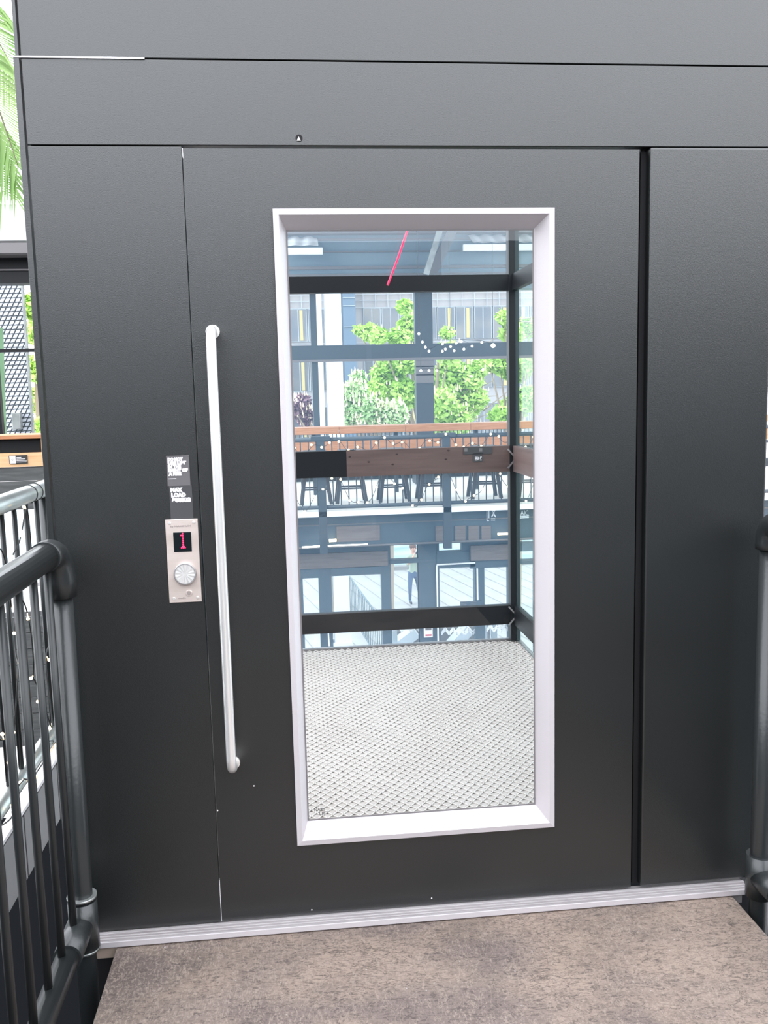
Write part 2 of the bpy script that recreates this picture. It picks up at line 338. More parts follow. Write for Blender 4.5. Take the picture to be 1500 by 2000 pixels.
# ================================================================ control panel and stickers
cp = thing('call_panel', 'brushed steel lift call panel with red figure and round button', 'control panel', loc=(-.2735, 0, 1.0))
def loc_parent(o, p):
    o.parent = p; o.location = (o.location[0]-p.location[0], o.location[1]-p.location[1], o.location[2]-p.location[2]); return o
px0, px1, pz0, pz1 = -.3125, -.2345, 1.39-.4935, 1.39-.2875
loc_parent(box(px0, px1, -.004, 0, pz0, pz1).build('face_plate', M['plate'], bevel=.001), cp)
def disc(mb, x, z, y0, y1, r, n=28): return mb.tube([(x, y0, z), (x, y1, z)], r, n)
sa, sb = at(338, 1040, -.004), at(375, 1077, -.004)
dsp = loc_parent(box(sa.x, sb.x, -.0052, -.003, sb.z, sa.z).build('display', M['screen'], bevel=.0008), cp)
led = MB(); cx = (sa.x+sb.x)/2+.0015; top = sa.z-.0035; st = .0046
dots = [(0, r) for r in range(9)] + [(-1, 1), (-1, 8), (1, 8), (-.5, 7.4), (.5, 7.4)]
for c, r in dots: led.ball((cx+c*st*.9, -.0062, top-r*st*.95), .0020, 8, 4)
loc_parent(led.build('lit_figure', M['led']), cp)
bc = at(361.5, 1121, -.01); R = .0272
b1 = loc_parent(disc(MB(), bc.x, bc.z, -.014, -.004, R, 36).build('button', M['alu'], bevel=.001), cp)
fan = MB()
for k in range(28):
    a0, a1 = 2*math.pi*k/28, 2*math.pi*(k+1)/28
    h0 = .0006 if k % 2 else 0; h1 = 0 if k % 2 else .0006
    fan.quad((bc.x, -.0145, bc.z), (bc.x+R*.86*math.cos(a0), -.0145-h0, bc.z+R*.86*math.sin(a0)), (bc.x+R*.86*math.cos(a1), -.0145-h1, bc.z+R*.86*math.sin(a1)))
loc_parent(fan.build('button_cap', M['steel']), cp)
kc = at(369, 1158.5, -.006)
loc_parent(disc(MB(), kc.x, kc.z, -.0065, -.003, .0078, 24).build('key_switch', M['plate'], bevel=.0008), cp)
loc_parent(disc(MB(), kc.x, kc.z, -.0069, -.006, .0050, 20).build('key_slot', M['grey_ink']), cp)
for sx, sy in ((331, 1022), (378.5, 1020), (340, 1169), (386, 1167)):
    s_ = at(sx, sy, -.005); loc_parent(disc(MB(), s_.x, s_.z, -.0058, -.003, .0034, 12).build('screw', M['steel'], bevel=.0006), cp)
tq = at(333, 1030, -.004); t_ = text('engraving', 'by MAXIMUM', .0062, (tq.x, -.0042, tq.z), M['grey_ink'], None, width=.048); loc_parent(t_, cp)
tq = at(348, 1169.5, -.004); t_ = text('engraving', 'Griffe', .0050, (tq.x, -.0042, tq.z), M['grey_ink'], None, width=.019); loc_parent(t_, cp)

s1 = box(-.3015, -.2475, -.0012, 0, 1.39-.206, 1.39-.1335).build('fire_notice_sticker', M['sticker'])
tag(s1, 'grey sticker with crowded white fire warning above the load sticker', 'sticker')
for k, (s_, wd) in enumerate((('DO NOT', .036), ('USE LIFT', .0435), ('IN THE', .031), ('EVENT OF', .047), ('A FIRE', .031))):
    text('lettering', s_, .0098, (-.2985, -.0013, 1.39-.1452-k*.0088), M['white'], s1, width=wd, bold=.0011)
box(-.2985, -.2805, -.0016, -.0012, 1.39-.1895, 1.39-.1882).build('rule', M['white'], s1)
box(-.3015, -.2475, -.0020, -.0012, 1.39-.1352, 1.39-.1335).build('curled_edge', M['slate_light'], s1)
s2 = box(-.2985, -.2445, -.0012, 0, 1.39-.2872, 1.39-.2062).build('load_sticker', M['sticker2'])
tag(s2, 'dark sticker reading MAX LOAD 500KG directly above the call panel', 'sticker')
for k, (s_, wd) in enumerate((('MAX', .029), ('LOAD', .035), ('500KG', .045))):
    text('lettering', s_, .0125, (-.2955+k*.001, -.0013, 1.39-.2205-k*.0122), M['white'], s2, width=wd, bold=.0012)

# ================================================================ left handrail beside the landing
def elbow(p0, pc, p1, n=8):        # quadratic arc
    p0, pc, p1 = Vector(p0), Vector(pc), Vector(p1)
    return [p0*(1-t)**2+pc*2*t*(1-t)+p1*t*t for t in [k/n for k in range(n+1)]]
lr = thing('handrail', 'thick black pipe handrail with balusters left of the lift door', 'railing', loc=(-.56, -.1, 0))
def add(mb, name, m, root, **k): return loc_parent(mb.build(name, m, **k), root)
X = -.552; YP = -.10; Ytop = 1.052
post_l = add(MB().tube([(X+.004, YP, -.5), (X+.010, YP, .99)], .0245, 20), 'post', M['pipe'], lr, smooth=True)
add(MB().tube([(X, YP-.075, Ytop), (X, -2.6, Ytop)], .0305, 24), 'top_rail', M['pipe'], lr, smooth=True)
add(MB().tube([(X, YP-.085, Ytop)]+elbow((X, YP-.055, Ytop), (X+.004, YP, Ytop+.002), (X+.01, YP, .985))+[(X+.01, YP, .945)], .0345, 24), 'elbow_fitting', M['pipe'], lr, smooth=True)
add(MB().tube([(X, YP-.13, .135), (X, -2.6, .135)], .0270, 24), 'bottom_rail', M['pipe'], lr, smooth=True)
add(MB().tube([(X+.006, YP, .195), (X+.006, YP, .07)], .0345, 24).tube([(X, YP, .135), (X, YP-.14, .135)], .0325, 24), 'tee_fitting', M['pipe'], lr, smooth=True)
for k in range(18):
    y = -.155-.1115*k
    add(MB().tube([(X-.004, y, .148), (X-.004, y, Ytop-.02)], .0088, 12), 'baluster', M['bar'], lr, smooth=True)
for z in (.205, .07): add(MB().tube([(X+.006, YP, z-.003), (X+.006, YP, z+.003)], .0352, 24), 'fitting_collar', M['pipe_grey'], lr, smooth=True)
# right handrail
rr = thing('handrail', 'black pipe railing end at the right edge of the landing', 'railing', loc=(1.178, -.1, 0))
X = 1.178
add(MB().tube([(X, YP, -.5), (X, YP, 1.02)], .0245, 20), 'post', M['pipe'], rr, smooth=True)
add(MB().tube([(X, YP, .985)]+elbow((X, YP, 1.0), (X, YP, 1.052), (X, YP-.055, 1.052))+[(X, YP-.085, 1.052)], .0345, 24), 'elbow_fitting', M['pipe'], rr, smooth=True)
add(MB().tube([(X, YP-.075, 1.052), (X, -2.6, 1.052)], .0305, 24), 'top_rail', M['pipe'], rr, smooth=True)
add(MB().tube([(X, YP, .175), (X, YP, .06)], .0345, 24).tube([(X, YP, .115), (X+.004, YP-.09, .115)], .0325, 24), 'tee_fitting', M['pipe'], rr, smooth=True)
add(MB().tube([(X+.002, YP-.08, .115), (X+.002, -2.6, .115)], .027, 24), 'bottom_rail', M['pipe'], rr, smooth=True)
for k in range(18):
    y = -.22-.1115*k
    add(MB().tube([(X+.004, y, .125), (X+.004, y, 1.03)], .0088, 12), 'baluster', M['bar'], rr, smooth=True)

# ================================================================ second handrail and walkway edge at far left
r2 = thing('handrail', 'pale grey-green pipe railing behind the black one, wound with fairy lights', 'railing', loc=(-.9, .7, 0))
X = -.90
add(MB().tube([(X, -.6, 1.083), (X, 2.6, 1.083)], .030, 20), 'top_rail', M['pipe_grey'], r2, smooth=True)
for y in (.95, 1.02): add(MB().tube([(X, y, 1.083), (X, y+.006, 1.083)], .0318, 20), 'joint_ring', M['ink'], r2, smooth=True)
add(MB().tube([(X, -.6, .205), (X, 2.6, .205)], .026, 20), 'bottom_rail', M['pipe_grey'], r2, smooth=True)
for k in range(24):
    y = -.5+.128*k; add(MB().tube([(X, y, .2), (X, y, 1.06)], .0085, 10), 'baluster', M['bar'], r2, smooth=True)
for y in (1.15, -.3): add(MB().tube([(X, y, .108), (X, y, 1.06)], .024, 16), 'post', M['pipe'], r2, smooth=True)
wk = box(-.93, -.905, -.6, 2.7, -.12, .095).build('walkway_edge', M['planks'])
tag(wk, 'grey fascia boards of the next walkway below the left railing', 'fascia board')
for k in range(8):
    box(-.904, -.896, -.6+k*.41, -.6+k*.41+.40, -.125, .085).build('board', M['slate_light'], wk, bevel=.002)
box(-.93, -.893, -.6, 2.7, .095, .107).build('cap_strip', M['alu'], wk)

def garland(label, fn, n, bulbs, m, r=.0022, br=.0055, group=None):
    t = thing('fairy_lights', label, 'string lights', group)
    pts = [fn(k/n) for k in range(n+1)]
    MB().tube(pts, r, 6).build('cable', M['wire'], t, smooth=True)
    for k in range(bulbs):
        p = Vector(fn((k+.5)/bulbs)); q = p+Vector((random.uniform(-.01, .012), random.uniform(-.012, .005), random.uniform(-.02, .02)))
        MB().tube([p, q], .0016, 5).ball(q, br, 8, 5).build('bulb', m, t, smooth=True)
    return t
garland('fairy lights wound round the pale railing at far left', lambda t: (-.845+.012*math.sin(t*40), -.35+t*1.55, .93+.11*math.sin(t*31)+.03*math.sin(t*77)), 220, 26, M['bulb'])
garland('fairy lights hanging low between the balusters at far left', lambda t: (-.86+.012*math.sin(t*50), -.30+t*1.25, .54+.20*math.sin(t*19)+.05*math.sin(t*60)), 200, 20, M['bulb'])
garland('fairy lights lying along the lower rail at far left', lambda t: (-.850+.008*math.sin(t*60), .1+t*1.1, .235+.03*math.sin(t*23)), 120, 9, M['bulb'])

# ================================================================ far-left hall: counter, boards, screen, beams, palm
YB = 3.0
def rect(x0, x1, y0, y1, Y, th=.03):       # box whose front covers the given pixel rectangle at depth Y
    xm, ym = (x0+x1)/2, (y0+y1)/2
    return box(at(x0, ym, Y).x, at(x1, ym, Y).x, Y, Y+th, at(xm, y1, Y).z, at(xm, y0, Y).z)
bc_ = thing('bar_counter', 'dark boarded bar counter with pine edge at far left', 'counter')
a0 = at(-160, 920, YB).x; a1 = at(91.5, 900, YB).x
def zz(y, Y=YB, x=45): return at(x, y, Y).z
box(a0, at(83, 850, YB).x, YB-.02, YB+.25, zz(857), zz(849)).build('counter_top', M['wood'], bc_, bevel=.003)
box(a0, at(80, 870, YB).x, YB+.03, YB+.05, zz(888), zz(857)).build('recess_panel', M['black'], bc_)
box(at(80.5, 870, YB).x, at(84, 870, YB).x, YB, YB+.03, zz(886), zz(857)).build('end_batten', M['wood_light'], bc_)
pb = box(a0, at(88.5, 895, YB).x, YB-.01, YB+.03, zz(911.5), zz(884.5)).build('pine_board', M['wood_light'], bc_, bevel=.002)
for k in range(3):
    ya, yb = 912.5+k*28, 912.5+(k+1)*28-1.2
    box(a0, at(94+k*1.6, ya, YB).x, YB, YB+.03, zz(yb), zz(ya)).build('plank', M['planks'], bc_, bevel=.002)
lw_ = box(at(-160, 1300, YB).x, at(96, 1300, YB).x, YB, YB+.12, zz(1456), zz(1204)).build('low_wall', M['gap'])
tag(lw_, 'low wall of dark grey boards seen between the left balusters', 'wall panel')
for k in range(8):
    ya = 1204+k*31.5; box(at(-160, 1300, YB).x, at(96, 1300, YB).x, YB-.02, YB, zz(ya+30.5), zz(ya)).build('board', M['planks'], lw_, bevel=.002)
sg = box(at(19.5, 898, YB).x, at(55, 898, YB).x, YB-.016, YB-.011, zz(905.5, x=37), zz(889, x=37)).build('bin_sign', M['ink'])
tag(sg, 'small black and white recycling sign on the pine board', 'sign')
box(at(20.8, 898, YB).x, at(32.5, 898, YB).x, YB-.018, YB-.016, zz(905, x=27), zz(890, x=27)).build('white_field', M['white'], sg)
c = at(26.3, 897.5, YB)
for k in range(3):
    a = math.pi/2+k*2*math.pi/3; b = a+1.5
    MB().bar((c.x+.0055*math.cos(a), YB-.019, c.z+.0055*math.sin(a)), (c.x+.0055*math.cos(b), YB-.019, c.z+.0055*math.sin(b)), .001, .0022).build('recycling_arrow', M['grey_ink'], sg)
for k, wd in enumerate((9, 17, 21, 20)):
    p = at(34, 893.2+k*2.9, YB); q = at(34+wd, 893.2+k*2.9, YB); MB().box(p.x, q.x, YB-.018, YB-.016, p.z-.0022, p.z+.0008).build('text_line', M['white'], sg)
# glazed wall frame, perforated screen
YL = 5.0
fr = thing('glazing_frame', 'black steel glazing frame over the bar counter at far left', 'frame')
def zl(y, x=30, Y=YL): return at(x, y, Y).z
XL0 = at(-160, 700, YL).x
box(XL0, at(62, 520, YL).x+.5, YL, YL+.16, zl(553), zl(494)).build('head_beam', M['black'], fr)
box(XL0, at(60, 527, YL).x+.5, YL-.02, YL, zl(529), zl(526)).build('beam_edge', M['slate_light'], fr)
box(XL0, at(75, 683, YL).x+.5, YL, YL+.06, zl(687.5), zl(681)).build('transom', M['black'], fr)
box(at(-12, 800, YL).x, at(1.5, 800, YL).x, YL, YL+.06, zl(850, 0), zl(687, 0)).build('mullion', M['black'], fr)
wb = box(XL0, at(62, 480, YL).x+.6, YL-.25, YL-.02, zl(494, Y=YL-.25), zl(474, Y=YL-.25)).build('lower_soffit', M['slate_light'], fr)
box(XL0, at(62, 440, YL).x+.6, YL-.1, YL+.1, zl(474), zl(448)).build('upper_soffit', M['corr'], fr)
box(XL0, at(62, 420, YL).x+.6, YL-.05, YL+.1, zl(446), zl(402)).build('ceiling_edge', M['corr'], fr)
gp = MB().bar(at(7, 855, 5.6), at(0, 640, 5.6), .045, .02).build('green_post', M['greenpost'])
tag(gp, 'green steel post behind the glazing left of the perforated screen', 'post')
# perforated screen: sheet of slats with holes
YS = 6.4
sc = thing('perforated_screen', 'pale perforated metal screen behind the far-left glazing', 'screen')
s0, s1_ = at(-130, 600, YS).x, at(47, 600, YS).x; zb, zt = at(30, 850, YS).z-.2, at(30, 556, YS).z
stuff = MB(); dz = .040; nrow = int((zt-zb)/dz)+1
hw = .016
step = .046
for i in range(nrow):
    for j in range(int((s1_-s0)/step)):
        x = s0+j*step+(step/2 if i % 2 else 0); z = zb+i*dz
        # pale cell: hexagon-like tile leaving a slanted dark slot between tiles
        stuff.quad((x, YS-.004, z), (x+step-.010, YS-.004, z+.004), (x+step+.004, YS-.004, z+dz-.006), (x+.014, YS-.004, z+dz-.010))
stuff.build('perforated_sheet', M['screenpanel'], sc, stuff=True)
box(s0, s1_, YS, YS+.01, zb, zt).build('backing', M['slate'], sc)
box(s1_-.01, s1_+.006, YS-.02, YS+.03, zb, zt).build('edge_frame', M['pipe_grey'], sc)
q = at(36, 822, YS); MB().box(q.x-.03, q.x+.04, YS-.10, YS-.005, q.z-.075, q.z+.075).build('wall_light', M['pipe_grey'], sc, bevel=.004)
# palm fronds
def frond(label, root, tip, droop, n, ll, seed):
    random.seed(seed); t = thing('palm_frond', label, 'palm frond', 'palm fronds at the upper left edge')
    root, tip = Vector(root), Vector(tip)
    f = lambda s: root.lerp(tip, s)+Vector((0, 0, droop*4*s*(1-s)))
    MB().tube([f(k/14) for k in range(15)], [.009*(1-k/16) for k in range(15)], 6).build('rib', M['palm_rib'], t, smooth=True)
    for k in range(n):
        s = .1+.9*k/n; p = f(s); d = (f(min(1, s+.02))-f(max(0, s-.02))).normalized()
        for sd in (-1, 1):
            side = Vector((sd*.9, random.uniform(-.4, .1), 0)); L = ll*(.55+.6*math.sin(math.pi*min(1, s*.9+.15)))*random.uniform(.85, 1.1)
            dr = (d*.35+side*(.62 if sd > 0 else .30)+Vector((0, 0, -.20 if sd > 0 else -.72))).normalized()
            wv = dr.cross(Vector((0, 1, 0))).normalized()*.0042
            a = p; b = p+dr*L*.5+Vector((0, 0, .01)); e = p+dr*L+Vector((0, 0, -L*.28))
            MB().quad(a-wv*.4, a+wv*.4, b+wv, b-wv).quad(b-wv, b+wv, e).build('leaflet', M['palm'], t)
frond('lower palm frond drooping with long pointed leaflets beside the lift corner', at(-75, 30, 1.6), at(37, 330, 1.6), .03, 44, .34, 3)
frond('upper palm frond with pale leaflets near the top left corner', at(-120, -70, 1.9), at(34, 150, 1.9), .05, 38, .30, 5)
frond('leftmost palm frond hanging behind the others', at(-90, 150, 2.2), at(8, 380, 2.2), .02, 34, .36, 8)

# ================================================================ the lift car
lift = thing('platform_lift', 'glass platform lift car with pale diamond tread floor behind the door', 'lift', loc=(.3, 1.2, 0))
lx0, lx1, ly0, ly1 = -.24, 1.20, .16, 2.49
add(box(lx0, lx1, ly0, ly1, -.03, .036), 'floor_tray', M['tread_gap'], lift)
add(box(lx0, lx1, ly1, ly1+.012, -.03, .052), 'edge_trim', M['alu'], lift)
add(box(lx1-.012, lx1, ly0, ly1, .036, .052), 'edge_trim', M['alu'], lift)
cw, cl = .0345, .0455
tread = MB(); strands = MB(); tips = MB()
nx, ny = int((lx1-lx0)/cw)+1, int((ly1-ly0)/cl)+1
def inside(x, y): return lx0+.01 < x < lx1-.02 and ly0+.01 < y < ly1-.01
for i in range(nx):
    for j in range(ny*2):
        x = lx0+i*cw+(cw/2 if j % 2 else 0); y = ly0+j*cl/2
        if not inside(x, y): continue
        a, b, z0, z1_ = cw/2*.90, cl/2*.90, .0362, .0405
        k = .5
        P = [(x+a, y), (x, y+b), (x-a, y), (x, y-b)]; i0 = len(tread.v)
        tread.v += [(p[0], p[1], z0) for p in P]+[(x+a*k, y+b*k, z1_-.001), (x-a*k, y+b*k, z1_-.001), (x-a*k, y-b*k, z1_-.001), (x+a*k, y-b*k, z1_-.001)]+[(x, y, z1_)]
        c_ = i0+8
        tread.f += [(i0, i0+4, c_, i0+7), (i0+1, i0+5, c_, i0+4), (i0+2, i0+6, c_, i0+5), (i0+3, i0+7, c_, i0+6)]
add(tread, 'tread_bump', M['tread'], lift, smooth=True, stuff=True)
for s in (-1, 1):                              # raised strands along the cell edges
    kx = 1/cw; ky = 1/cl
    n0 = -80
    for q_ in range(-10, 140):
        # line x/cw*... : x = lx0 + cw*(q + s*t), y = ly0 + cl*t with half-cell offset
        off = lx0+cw*(q_+.5)-(0 if s == 1 else 0)
        ts = []
        y_a, y_b = ly0, ly1-.005
        xa = off+s*cw*0-(cw*50 if s == 1 else 0); 
        f = lambda y: xa+s*(y-ly0)*cw/cl
        lo, hi = y_a, y_b
        xl, xr = lx0+.005, lx1-.014
        # clip
        for lim, sgn in ((xl, 1), (xr, -1)):
            yc = ly0+(lim-xa)*cl/cw*s
            if s*sgn > 0: lo = max(lo, yc)
            else: hi = min(hi, yc)
        if hi-lo > .01: strands.bar((f(lo), lo, .0405), (f(hi), hi, .0405), .0030, .0030)
add(strands, 'mesh_strand', M['tread_wire'], lift, stuff=True)
# rear glass wall: post, crossbars, panes
zq = lambda y, x=780: at(x, y, 2.45).z
add(box(1.143, 1.196, 2.44, 2.50, .05, 2.6), 'rear_post', M['black'], lift, bevel=.002)
add(box(lx0, lx0+.05, 2.44, 2.50, .05, 2.6), 'rear_post', M['black'], lift, bevel=.002)
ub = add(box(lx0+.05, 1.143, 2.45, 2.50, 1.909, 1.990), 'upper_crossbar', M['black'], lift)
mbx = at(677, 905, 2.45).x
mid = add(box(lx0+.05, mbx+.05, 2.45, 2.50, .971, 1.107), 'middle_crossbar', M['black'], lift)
mid2 = add(box(mbx, 1.143, 2.448, 2.499, .971, 1.107), 'middle_crossbar', M['brownbar'], lift); mid2['label'] = 'middle crossbar coloured brown as a painted reflection of knotted timber'
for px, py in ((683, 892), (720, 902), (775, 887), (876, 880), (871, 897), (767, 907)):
    p = at(px, py, 2.447); MB().ball((0, 0, 0), (.007, .0015, .0045), 10, 5).build('reflected_knot', M['brownspot'], mid2, smooth=True).location = (p.x-.3*0-0, p.y, p.z)
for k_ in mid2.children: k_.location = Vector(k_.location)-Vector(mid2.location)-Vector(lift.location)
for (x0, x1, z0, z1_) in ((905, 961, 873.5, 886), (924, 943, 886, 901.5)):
    a = at(x0, z0, 2.444); b = at(x1, z1_, 2.444); o = box(a.x, b.x, 2.444, 2.4475, b.z, a.z).build('reflected_tag', M['sticker2'], mid2); o.location = -Vector(mid2.location)-Vector(lift.location)
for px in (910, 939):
    a = at(px-3, 875.5, 2.443); b = at(px+3, 882, 2.443); o = box(a.x, b.x, 2.443, 2.4438, b.z, a.z).build('reflected_square', M['slate_light'], mid2); o.location = -Vector(mid2.location)-Vector(lift.location)
a = at(941, 899, 2.443); o = text('reflected_number', '248', .028, (a.x, 2.443, a.z), M['white'], mid2, width=.036, mirror=True); o.location = Vector(o.location)-Vector(mid2.location)-Vector(lift.location)  # tag and reversed digits imitate a reflected sign
lowbar = add(box(lx0+.05, 1.143, 2.45, 2.50, .141, .244), 'lower_crossbar', M['black'], lift)
for z0, z1_ in ((.052, .141), (.244, .971), (1.107, 1.909), (1.99, 2.6)):
    add(MB().quad((lx0+.05, 2.475, z0), (1.143, 2.475, z0), (1.143, 2.475, z1_), (lx0+.05, 2.475, z1_)), 'rear_pane', M['rearglass'], lift)
    add(MB().quad((1.175, .2, z0), (1.175, 2.44, z0), (1.175, 2.44, z1_), (1.175, .2, z1_)), 'side_pane', M['sideglass'], lift)
for z0, z1_ in ((.141, .244), (.971, 1.107), (1.909, 1.99)):
    add(box(1.160, 1.192, .2, 2.44, z0, z1_), 'side_crossbar', M['brownbar'] if z0 > .9 and z0 < 1.2 else M['black'], lift)  # middle side bar carries the painted timber reflection too
for z in (1.04, .19):      # bright mitre clips where the bars meet the post
    for sx, sz in ((1, 1), (1, -1)):
        add(MB().bar((1.143-.012*sx, 2.438, z+.050*sz), (1.166, 2.436, z+.010*sz), .004, .008), 'mitre_clip', M['alu'], lift)
a = at(797, 446, 2.3); b = at(757, 557, 2.3)
rl = MB().tube([(a.x+.02, 2.3, a.z+.12), (a.x, 2.3, a.z), (a.lerp(b, .5).x+.003, 2.3, a.lerp(b, .5).z), (b.x, 2.3, b.z)], .0052, 8).build('reflected_tube', M['redlight'])  # solid glowing tube in place of a reflection in the door glass
tag(rl, 'thin glowing red line standing in for a reflected tube across the top of the door window', 'light')

# ================================================================ opposite balcony
YR = 10.0
bx0, bx1 = -2.5, 12.0
bal = box(bx0, bx1, YR, 14.6, -.245, -.172).build('floor', M['balfloor'])
tag(bal, 'pale floor deck of the balcony across the hall with white edge', 'floor', kind='structure')
box(bx0, bx1, YR-.02, YR, -.247, -.176).build('edge_trim', M['whitecol'], bal)
br = thing('balcony_railing', 'dark balcony railing with thin bars across the hall', 'railing', loc=(1.5, YR, -.17))
zr = .806
add(MB().tube([(bx0, YR+.02, zr), (bx1, YR+.02, zr)], .030, 10), 'top_rail', M['slate'], br, smooth=True)
add(MB().tube([(bx0, YR+.02, -.12), (bx1, YR+.02, -.12)], .028, 10), 'bottom_rail', M['slate'], br, smooth=True)
p1, p2 = at(627, 900, YR).x, at(872, 900, YR).x; dp = p2-p1
for k in range(-4, 6):
    x = p1+dp*k; add(box(x-.055, x+.055, YR-.02, YR+.06, -.76, zr+.02), 'post', M['slate'], br)
    add(box(x-.13, x+.13, YR-.03, YR+.07, zr-.01, zr+.045), 'post_bracket', M['slate'], br)
nb = 110
for k in range(nb):
    x = p1-1.55+k*.1065
    add(MB().tube([(x, YR+.02, -.12), (x, YR+.02, zr)], .0085, 5), 'baluster', M['slate'], br, smooth=True)
random.seed(11)
for s_ in range(2):
    lab = ('string of warm bulbs draped along the top of the balcony railing', 'string of warm bulbs woven low through the balcony railing')[s_]
    z0 = (.72, .10)[s_]; am = (.07, .20)[s_]
    garland(lab, lambda t: (-.4+t*4.4, YR-.06, z0+am*math.sin(t*37)+.05*math.sin(t*90)), 200, 36, M['bulb'], r=.004, br=.016)
# bar counter with stools and outer railing on the balcony
ct = thing('balcony_bar', 'long orange pine bar counter on the balcony in front of the glazing', 'counter')
z_t, z_f, z_b = .900, .746, .527
box(bx0, bx1, 11.95, 12.5, .855, .905).build('counter_top', M['wood'], ct)
for k in range(14):
    x = -2.4+k*1.05; box(x, x+1.045, 11.93, 11.97, .80, .905).build('front_board', M['wood'], ct)
    box(x, x+1.045, 12.0, 12.05, .50, .70).build('lower_board', M['wood'], ct)
for k in range(10): box(-2.3+k*1.31, -2.24+k*1.31, 12.1, 12.16, -.172, .86).build('leg', M['slate'], ct)
def stool(x, y):
    t = thing('bar_stool', '', 'stool', 'bar stools at the balcony counter', loc=(x, y, -.172))
    for sx in (-1, 1):
        for sy in (-1, 1):
            MB().bar((sx*.215, sy*.18, 0), (sx*.115, sy*.12, .74), .05, .05).build('leg', M['stool'], t)
    MB().bar((-.18, -.155, .22), (.18, -.155, .22), .025, .025).bar((-.18, .155, .22), (.18, .155, .22), .025, .025).build('footrest', M['stool'], t)
    box(-.17, .17, -.16, .16, .74, .78).build('seat', M['stool'], t, bevel=.008); return t
sxs = [at(p, 985, 10.95).x for p in (618, 686, 769, 845)] + [at(946, 985, 10.95).x, at(1035, 985, 10.95).x]
names = ['bar stool nearest the left jamb of the door window', 'bar stool just right of the first balcony post', 'bar stool in the middle of the door window', 'bar stool left of the second balcony post', 'bar stool right of the second balcony post', 'bar stool behind the right corner post of the lift']
s_0 = stool(sxs[0], 10.95); s_0['label'] = names[0]
for x, nm in zip(sxs[1:], names[1:]): dup(s_0, (x, 10.95, -.172), nm)
# columns and transom of the outer glazing
YC = 14.0
def col(label, xa, xb, zt=4.2, m='slate'):
    o = box(xa, xb, YC, YC+.18, -.172, zt).build('steel_column', M[m]); tag(o, label, 'column'); return o
c1 = col('dark steel column at the left side of the balcony glazing', at(608.5, 700, YC).x, at(621, 700, YC).x)
c2 = col('wide dark steel column in the middle of the balcony glazing', at(812, 700, YC).x, at(846, 700, YC).x)
box(at(812, 700, YC).x-.004, at(846, 700, YC).x+.004, YC-.015, YC, at(829, 748, YC).z, at(829, 700, YC).z).build('louvre_panel', M['slate_light'], c2)
for k in range(1, 3): box(at(812, 700, YC).x-.004, at(846, 700, YC).x+.004, YC-.02, YC-.014, at(829, 700+k*16, YC).z-.01, at(829, 700+k*16, YC).z+.01).build('louvre_gap', M['gap'], c2)
tb = box(bx0, bx1, YC-.02, YC, at(780, 700, YC).z, at(780, 672, YC).z).build('transom_beam', M['slate'])
tag(tb, 'horizontal dark transom beam across the balcony glazing', 'beam')
box(bx0, bx1, YC-.04, YC-.02, at(780, 701, YC).z-.03, at(780, 696, YC).z-.03).build('pale_edge', M['slate_light'], tb)
orl = thing('outer_railing', 'thin dark outer railing behind the stools at the balcony glazing', 'railing', loc=(1.5, 14.3, -.17))
for z in (-.02, .32, .72): add(MB().tube([(bx0, 14.3, z), (bx1, 14.3, z)], .028, 6), 'rail', M['slate'], orl)
for k in range(100): add(MB().tube([(-.6+k*.075, 14.3, -.02), (-.6+k*.075, 14.3, .72)], .009, 4), 'bar', M['slate'], orl)
add(box(bx0, bx1, 14.4, 14.44, -.17, -.02), 'kick_board', M['slate'], orl)
pz = box(at(812, 900, 13.2).x, at(846, 900, 13.2).x, 13.2, 13.7, -.172, .5).build('planter_box', M['slate'])
tag(pz, 'dark box standing under the counter below the wide column', 'box')
# roof structure at the glazing head
rb = box(bx0, bx1, YC-.1, YC+.2, 3.22, 4.16).build('ceiling', M['roofblue'])
tag(rb, 'deep blue-grey roof beams and sheets over the balcony glazing', 'roof', kind='structure')
for y_, h_ in ((467, .03), (491, .02), (522, .05), (536, .04)):
    z = at(780, y_, YC-.12).z; box(bx0, bx1, YC-.14, YC-.10, z-h_/2, z+h_/2).build('beam_flange', M['slate_light'], rb)
box(bx0, bx1, YC-.3, YC-.1, 4.16, 4.6).build('upper_beam', M['slate_light'], rb)
MB().bar(at(888, 440, YC-.5), at(842, 536, YC-.5), .16, .16).build('diagonal_brace', M['slate_light'], rb)
MB().bar(at(862, 440, YC-.7), at(832, 536, YC-.7), .05, .10).build('diagonal_brace', M['pipe_grey'], rb)
def corrugated(xa, xb, ya, yb, Y):
    mb = MB(); a = at(xa, yb, Y); b = at(xb, ya, Y); n = 48; pitch = (b.x-a.x)/n
    for k in range(n):
        x0 = a.x+k*pitch; x1 = x0+pitch; f = lambda x: Y+.04*math.sin(x*2*math.pi/.24)
        mb.quad((x0, f(x0), a.z), (x1, f(x1), a.z), (x1, f(x1)+.5, b.z), (x0, f(x0)+.5, b.z))
    return mb.build('corrugated_sheet', M['whitecol'], rb, smooth=True)
corrugated(545, 621, 452, 480, YC-.6); corrugated(925, 1075, 448, 474, YC-.6)
box(at(545, 490, YC-.6).x, at(630, 490, YC-.6).x, YC-.62, YC-.55, at(590, 497, YC-.6).z, at(590, 484, YC-.6).z).build('eaves_strip', M['whitecol'], rb)
box(at(905, 490, YC-.6).x, at(1075, 490, YC-.6).x, YC-.62, YC-.55, at(990, 489, YC-.6).z, at(990, 477, YC-.6).z).build('eaves_strip', M['whitecol'], rb)
